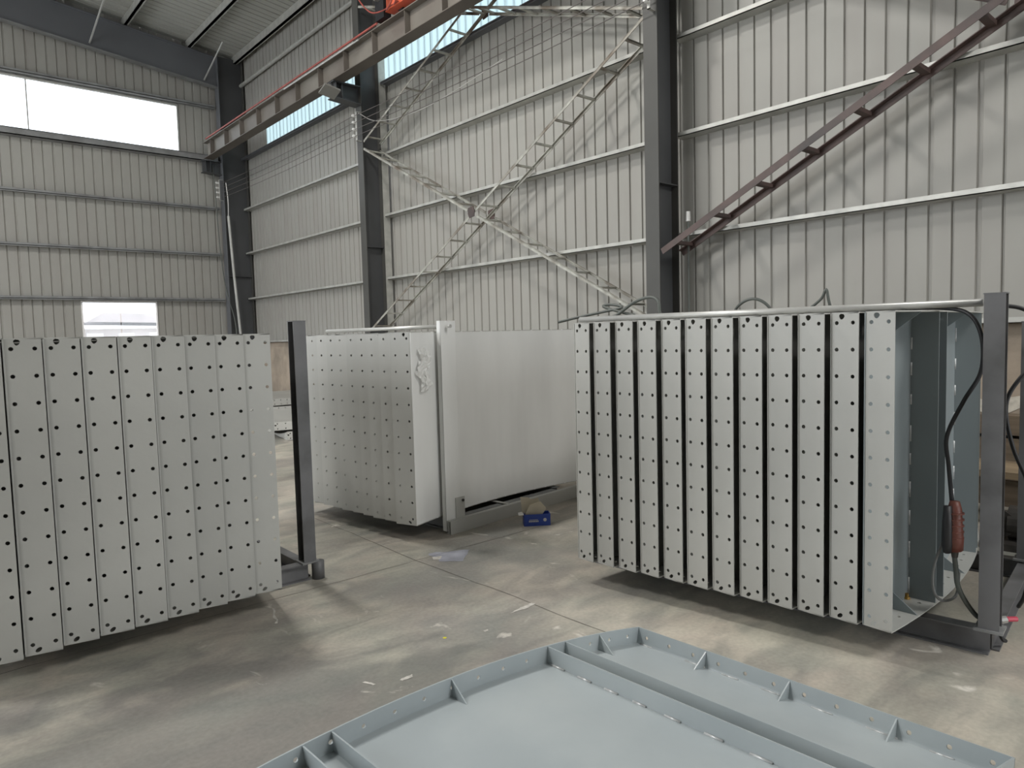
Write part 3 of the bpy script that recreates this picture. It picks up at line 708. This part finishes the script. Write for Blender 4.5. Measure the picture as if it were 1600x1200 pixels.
a.box((-.060, -.0512, .046), (.005, -.0505, .049)); part('lettering', a, M['white'], t, 'line of small white lettering', kind='stuff')
a = MB(); a.prism(circ(.058, .045, .013, 14), lambda u, v, s: (u, s, v), -.0512, -.0505); part('emblem', a, M['white'], t, 'round white emblem')
# ---------------------------------------------------------------- cables, tool, hose on the right rack
WR = lambda a, b, z: Vector((O.x, O.y, 0))+U*a+V*b+Vector((0, 0, z))
def cable(label, pts, r, m, name='power_cable', cat='cable', group=None):
    a = MB(); a.tube(spline(pts, 7), r, 7); single(name, a, M[m], label, cat, group, True)
cable('black cable running under the pale bar and down into the red hand tool', [WR(.50, 1.2, 1.68), WR(.52, .6, 1.67), WR(.52, .15, 1.685), WR(.50, -.10, 1.68), WR(.46, -.22, 1.64), WR(.46, -.27, 1.52), WR(.50, -.26, 1.36), WR(.44, -.20, 1.22), WR(.40, -.14, 1.05), WR(.40, -.15, .9), WR(.38, -.17, .72)], .010, 'black')
cable('black cable bulging out right of the tall rack post and dropping down', [WR(.56, -.28, 1.69), WR(.60, -.42, 1.66), WR(.62, -.50, 1.55), WR(.62, -.49, 1.42), WR(.58, -.41, 1.33), WR(.55, -.36, 1.2), WR(.55, -.39, 1.0), WR(.60, -.47, .75), WR(.65, -.47, .5), WR(.7, -.44, .25), WR(.8, -.40, .13)], .010, 'black')
cable('thick dark cable looping up over the bar beside the dark column', [WR(.48, 2.0, 1.68), WR(.50, 1.85, 1.72), WR(.52, 1.72, 1.80), WR(.52, 1.60, 1.83), WR(.50, 1.52, 1.80), WR(.49, 1.50, 1.72), WR(.52, 1.45, 1.66)], .011, 'cable')
cable('paler cable lying in a flat loop at the left end of the bar', [WR(.50, 2.35, 1.69), WR(.54, 2.2, 1.72), WR(.56, 2.0, 1.75), WR(.58, 1.85, 1.775), WR(.60, 1.95, 1.80), WR(.60, 2.02, 1.79), WR(.55, 1.85, 1.745), WR(.50, 1.7, 1.715)], .010, 'cable')
cable('short cable arch poking above the middle of the bar', [WR(.54, 1.02, 1.66), WR(.53, 1.00, 1.73), WR(.52, .93, 1.775), WR(.52, .86, 1.775), WR(.53, .80, 1.73), WR(.54, .78, 1.66)], .009, 'cable')
cable('pointed cable end standing up behind the bar', [WR(.54, .66, 1.66), WR(.53, .58, 1.70), WR(.52, .50, 1.76), WR(.51, .47, 1.81), WR(.52, .46, 1.75), WR(.53, .45, 1.70)], .008, 'cable')
t = thing('power_tool', 'dull red and black electric hand tool hanging beside the tall rack post', 'tool', WR(.36, -.185, .50))
a = MB(); a.tube([(0, 0, .24), (0, 0, .20), (.0, 0, .12), (.0, .0, .05), (.01, 0, .0)], [.022, .032, .036, .042, .038], 12); part('body', a, M['tool'], t, 'dull red casing', True)
a = MB(); a.tube([(-.035, .02, .22), (-.04, .02, .14), (-.04, .02, .03), (-.03, .02, -.01)], [.018, .022, .024, .018], 10); part('handle', a, M['black'], t, 'black grip', True)
a = MB(); a.tube([(.01, 0, 0), (.012, 0, -.04)], [.02, .014], 10); part('spindle', a, M['iron'], t)
for k in range(5):
    a = MB(); a.tube([(.0, 0, .06+.03*k), (.0, 0, .066+.03*k)], .0425, 12); part('rib_band', a, M['tool'], t)
cable('dark twisted cord dropping from the hand tool to the rack base', [WR(.37, -.185, .47), WR(.385, -.19, .40), WR(.38, -.20, .32), WR(.40, -.23, .24), WR(.45, -.27, .16), WR(.5, -.30, .13)], .012, 'cable')
cable('pale loop of thin hose behind the hand tool', [WR(.40, -.13, .52), WR(.36, -.10, .40), WR(.36, -.10, .28), WR(.40, -.13, .22), WR(.46, -.18, .24), WR(.47, -.19, .36)], .007, 'steel', 'thin_hose', 'hose')
t = thing('hose_coupling', 'small red and steel hose coupling on the rack base beam', 'coupling', WR(.50, -.36, .125))
a = MB(); a.tube([(0, 0, .02), (.02, -.02, .025)], .018, 8); part('nut', a, M['pipe'], t)
a = MB(); a.tube([(.02, -.02, .025), (.07, -.05, .02)], .013, 8); part('grip', a, M['redplastic'], t, 'red grip')
a = MB(); a.tube(spline([(0, 0, .02), (-.01, .0, -.02), (.0, -.01, -.07), (.02, -.02, -.085)]), .01, 6); part('hose_end', a, M['black'], t)
t = thing('brass_fitting', 'small brass fitting at the foot of the rib in the rightmost panel', 'fitting', WR(.50, .05, .157))
a = MB(); a.tube([(0, 0, 0), (0, 0, .012)], .016, 6); part('nut', a, M['brass'], t)
a = MB(); a.tube([(0, 0, .012), (0, 0, .03)], .009, 8); part('stem', a, M['brass'], t)
# loose film on the middle panel
random.seed(11); a = MB(); v = []; f = []; nx, nz = 9, 14
for j in range(nz):
    for i in range(nx):
        uu_ = .06+.15*i/(nx-1)+random.uniform(-.008, .008)+.03*math.sin(j*.8); zz = 1.18+.34*j/(nz-1)+random.uniform(-.01, .01)
        dd = .145*4*uu_*(2.2-uu_)/4.84-.012-random.uniform(0, .022); p = W2_(uu_, dd, zz); v.append(p)
for j in range(nz-1):
    for i in range(nx-1):
        if (i in (0, nx-2) and j % 3 == 0): continue
        f.append((j*nx+i, j*nx+i+1, (j+1)*nx+i+1, (j+1)*nx+i))
a.add(v, f); single('loose_film', a, M['looseplastic'], 'crumpled loose protective film peeling off the shiny middle panel', 'film')
# ---------------------------------------------------------------- clutter behind the right rack
for k, (z0, z1, x, mm, lb) in enumerate(((.62, .80, 7.28, 'wood', 'dark old timber plank on edge, topmost of the three stacked at the right wall'), (.40, .60, 7.26, 'wood', 'dark old timber plank on edge, middle of the three stacked at the right wall'), (.0, .38, 7.22, 'wood', 'wide dark timber plank on edge, lowest at the right wall'))):
    a = MB(); a.box((x, -.6, z0), (7.49, 2.9, z1-.01)); single('timber_plank', a, M[mm], lb, 'plank', 'planks stacked at the right wall')
t = thing('workbench', 'low timber workbench behind the right-hand rack', 'bench', (0, 0, 0))
a = MB(); a.box((6.4, -.4, .40), (6.95, 2.0, .45)); part('bench_top', a, M['woodlt'], t)
for x in (6.45, 6.85):
    for y in (-.3, 1.88):
        a = MB(); a.box((x, y, 0), (x+.06, y+.06, .40)); part('leg', a, M['wood'], t)
a = MB(); a.box((6.43, -.3, .28), (6.46, 1.9, .38)); part('apron', a, M['wood'], t)
t = thing('old_machine', 'dark cast iron machine on the floor right of the tall rack post', 'machine', (6.0, 1.28, 0), .1)
a = MB(); a.box((-.2, -.35, 0), (.2, .30, .05)); part('base', a, M['iron'], t)
a = MB(); a.tube([(0, -.25, .17), (0, -.24, .17), (0, .15, .17), (0, .16, .17)], [.08, .12, .12, .08], 16); part('motor_body', a, M['iron'], t)
a = MB(); a.tube([(0, .16, .17), (0, .26, .17)], [.03, .03], 10); part('shaft', a, M['pipe'], t)
a = MB(); a.tube([(-.1, .2, .17), (-.06, .2, .17)], .1, 16); part('pulley', a, M['iron'], t)
# white flaking patch on dado
random.seed(5); a = MB(); P = [(1.0+.09*k, .92+random.uniform(-.03, .035)) for k in range(14)]+[(2.17-.09*k, .82+random.uniform(-.05, .035)) for k in range(14)]
a.prism(P, lambda u, v, s: (XW-.001-s, u, v), 0, .004); part('limewash_patch', a, M['limewash'], wall_right)
# ---------------------------------------------------------------- outside building
t = thing('outside_building', 'pale low building seen through the small window in the far wall', 'building', (5.2, 27.0, 0))
a = MB(); a.box((-3, 0, 0), (3.2, 3, 2.18)); part('wall', a, M['outwall'], t)
a = MB(); a.prism([(-.3, 2.42), (3.6, 2.34), (3.6, 2.62), (.2, 2.72)], lambda u, v, s: (u, s, v), -.5, 3.5); part('roof', a, M['outroof'], t)
a = MB(); a.box((-3.2, -.3, 2.18), (3.4, 3, 2.24)); part('eave_board', a, M['outwhite'], t)
for k in range(4):
    a = MB(); a.box((-1.2+.95*k, -.02, 1.5), (-.7+.95*k, .02, 2.05)); part('window', a, M['outwhite'], t)
a = MB(); a.box((-3.2, -.4, 1.35), (2.6, -.02, 1.42)); part('ledge', a, M['outroof'], t)
g = MB(); g.box((-30, YE+.3, -.15), (40, 60, -.1)); struct('ground_outside', g, M['floor'])
# floor marks
for name, pts, wd, sd, mm in (('control_joint', [(-2.0, 4.24, 0), (0.9, 4.245, 0), (2.0, 4.245, 0), (2.76, 4.247, 0), (3.45, 4.251, 0), (4.4, 4.25, 0)], .006, 1, 'crack'), ('control_joint', [(2.79, 6.2, 0), (2.781, 5.0, 0), (2.756, 4.247, 0), (2.769, 3.695, 0), (2.791, 3.213, 0), (2.777, 2.676, 0), (2.793, 2.40, 0)], .006, 2, 'crack')):
    link(name, crack(pts, wd, sd, mm).mesh(name, M[mm]), FLR)
def blot(pts, mm, nm='floor_mark', z=.0018):
    """thin irregular paint or scuff mark with a ragged edge"""
    P = []
    for i in range(len(pts)):
        a = Vector(pts[i]); b = Vector(pts[(i+1) % len(pts)]); n = 5
        for k in range(n): P.append(a+(b-a)*k/n+Vector((random.uniform(-1, 1), random.uniform(-1, 1)))*(b-a).length*.05)
    a = MB(); a.add([(p.x, p.y, z) for p in P], [tuple(range(len(P)))]); link(nm, a.mesh(nm, M[mm]), FLR)
random.seed(21)
blot([(2.60, 3.03), (2.70, 3.055), (2.79, 3.06), (2.80, 3.03), (2.69, 3.02)], 'scuff')
blot([(2.90, 4.32), (3.20, 4.18), (2.99, 3.99), (2.87, 4.10)], 'bluepaint', z=.0014)
blot([(2.88, 4.224), (2.947, 4.198), (2.897, 4.143), (2.852, 4.168)], 'scuff')
blot([(1.70, 2.80), (1.774, 2.803), (1.762, 2.779), (1.705, 2.782)], 'scuff')
blot([(1.56, 2.90), (1.575, 2.90), (1.60, 2.84), (1.585, 2.84)], 'scuff')
blot([(1.634, 4.115), (1.64, 4.081), (1.56, 3.86), (1.545, 3.87)], 'scuff')
blot([(2.33, 2.95), (2.36, 2.95), (2.355, 2.935), (2.33, 2.935)], 'scuff')
blot(circ(2.128, 3.027, .011), 'yellow')
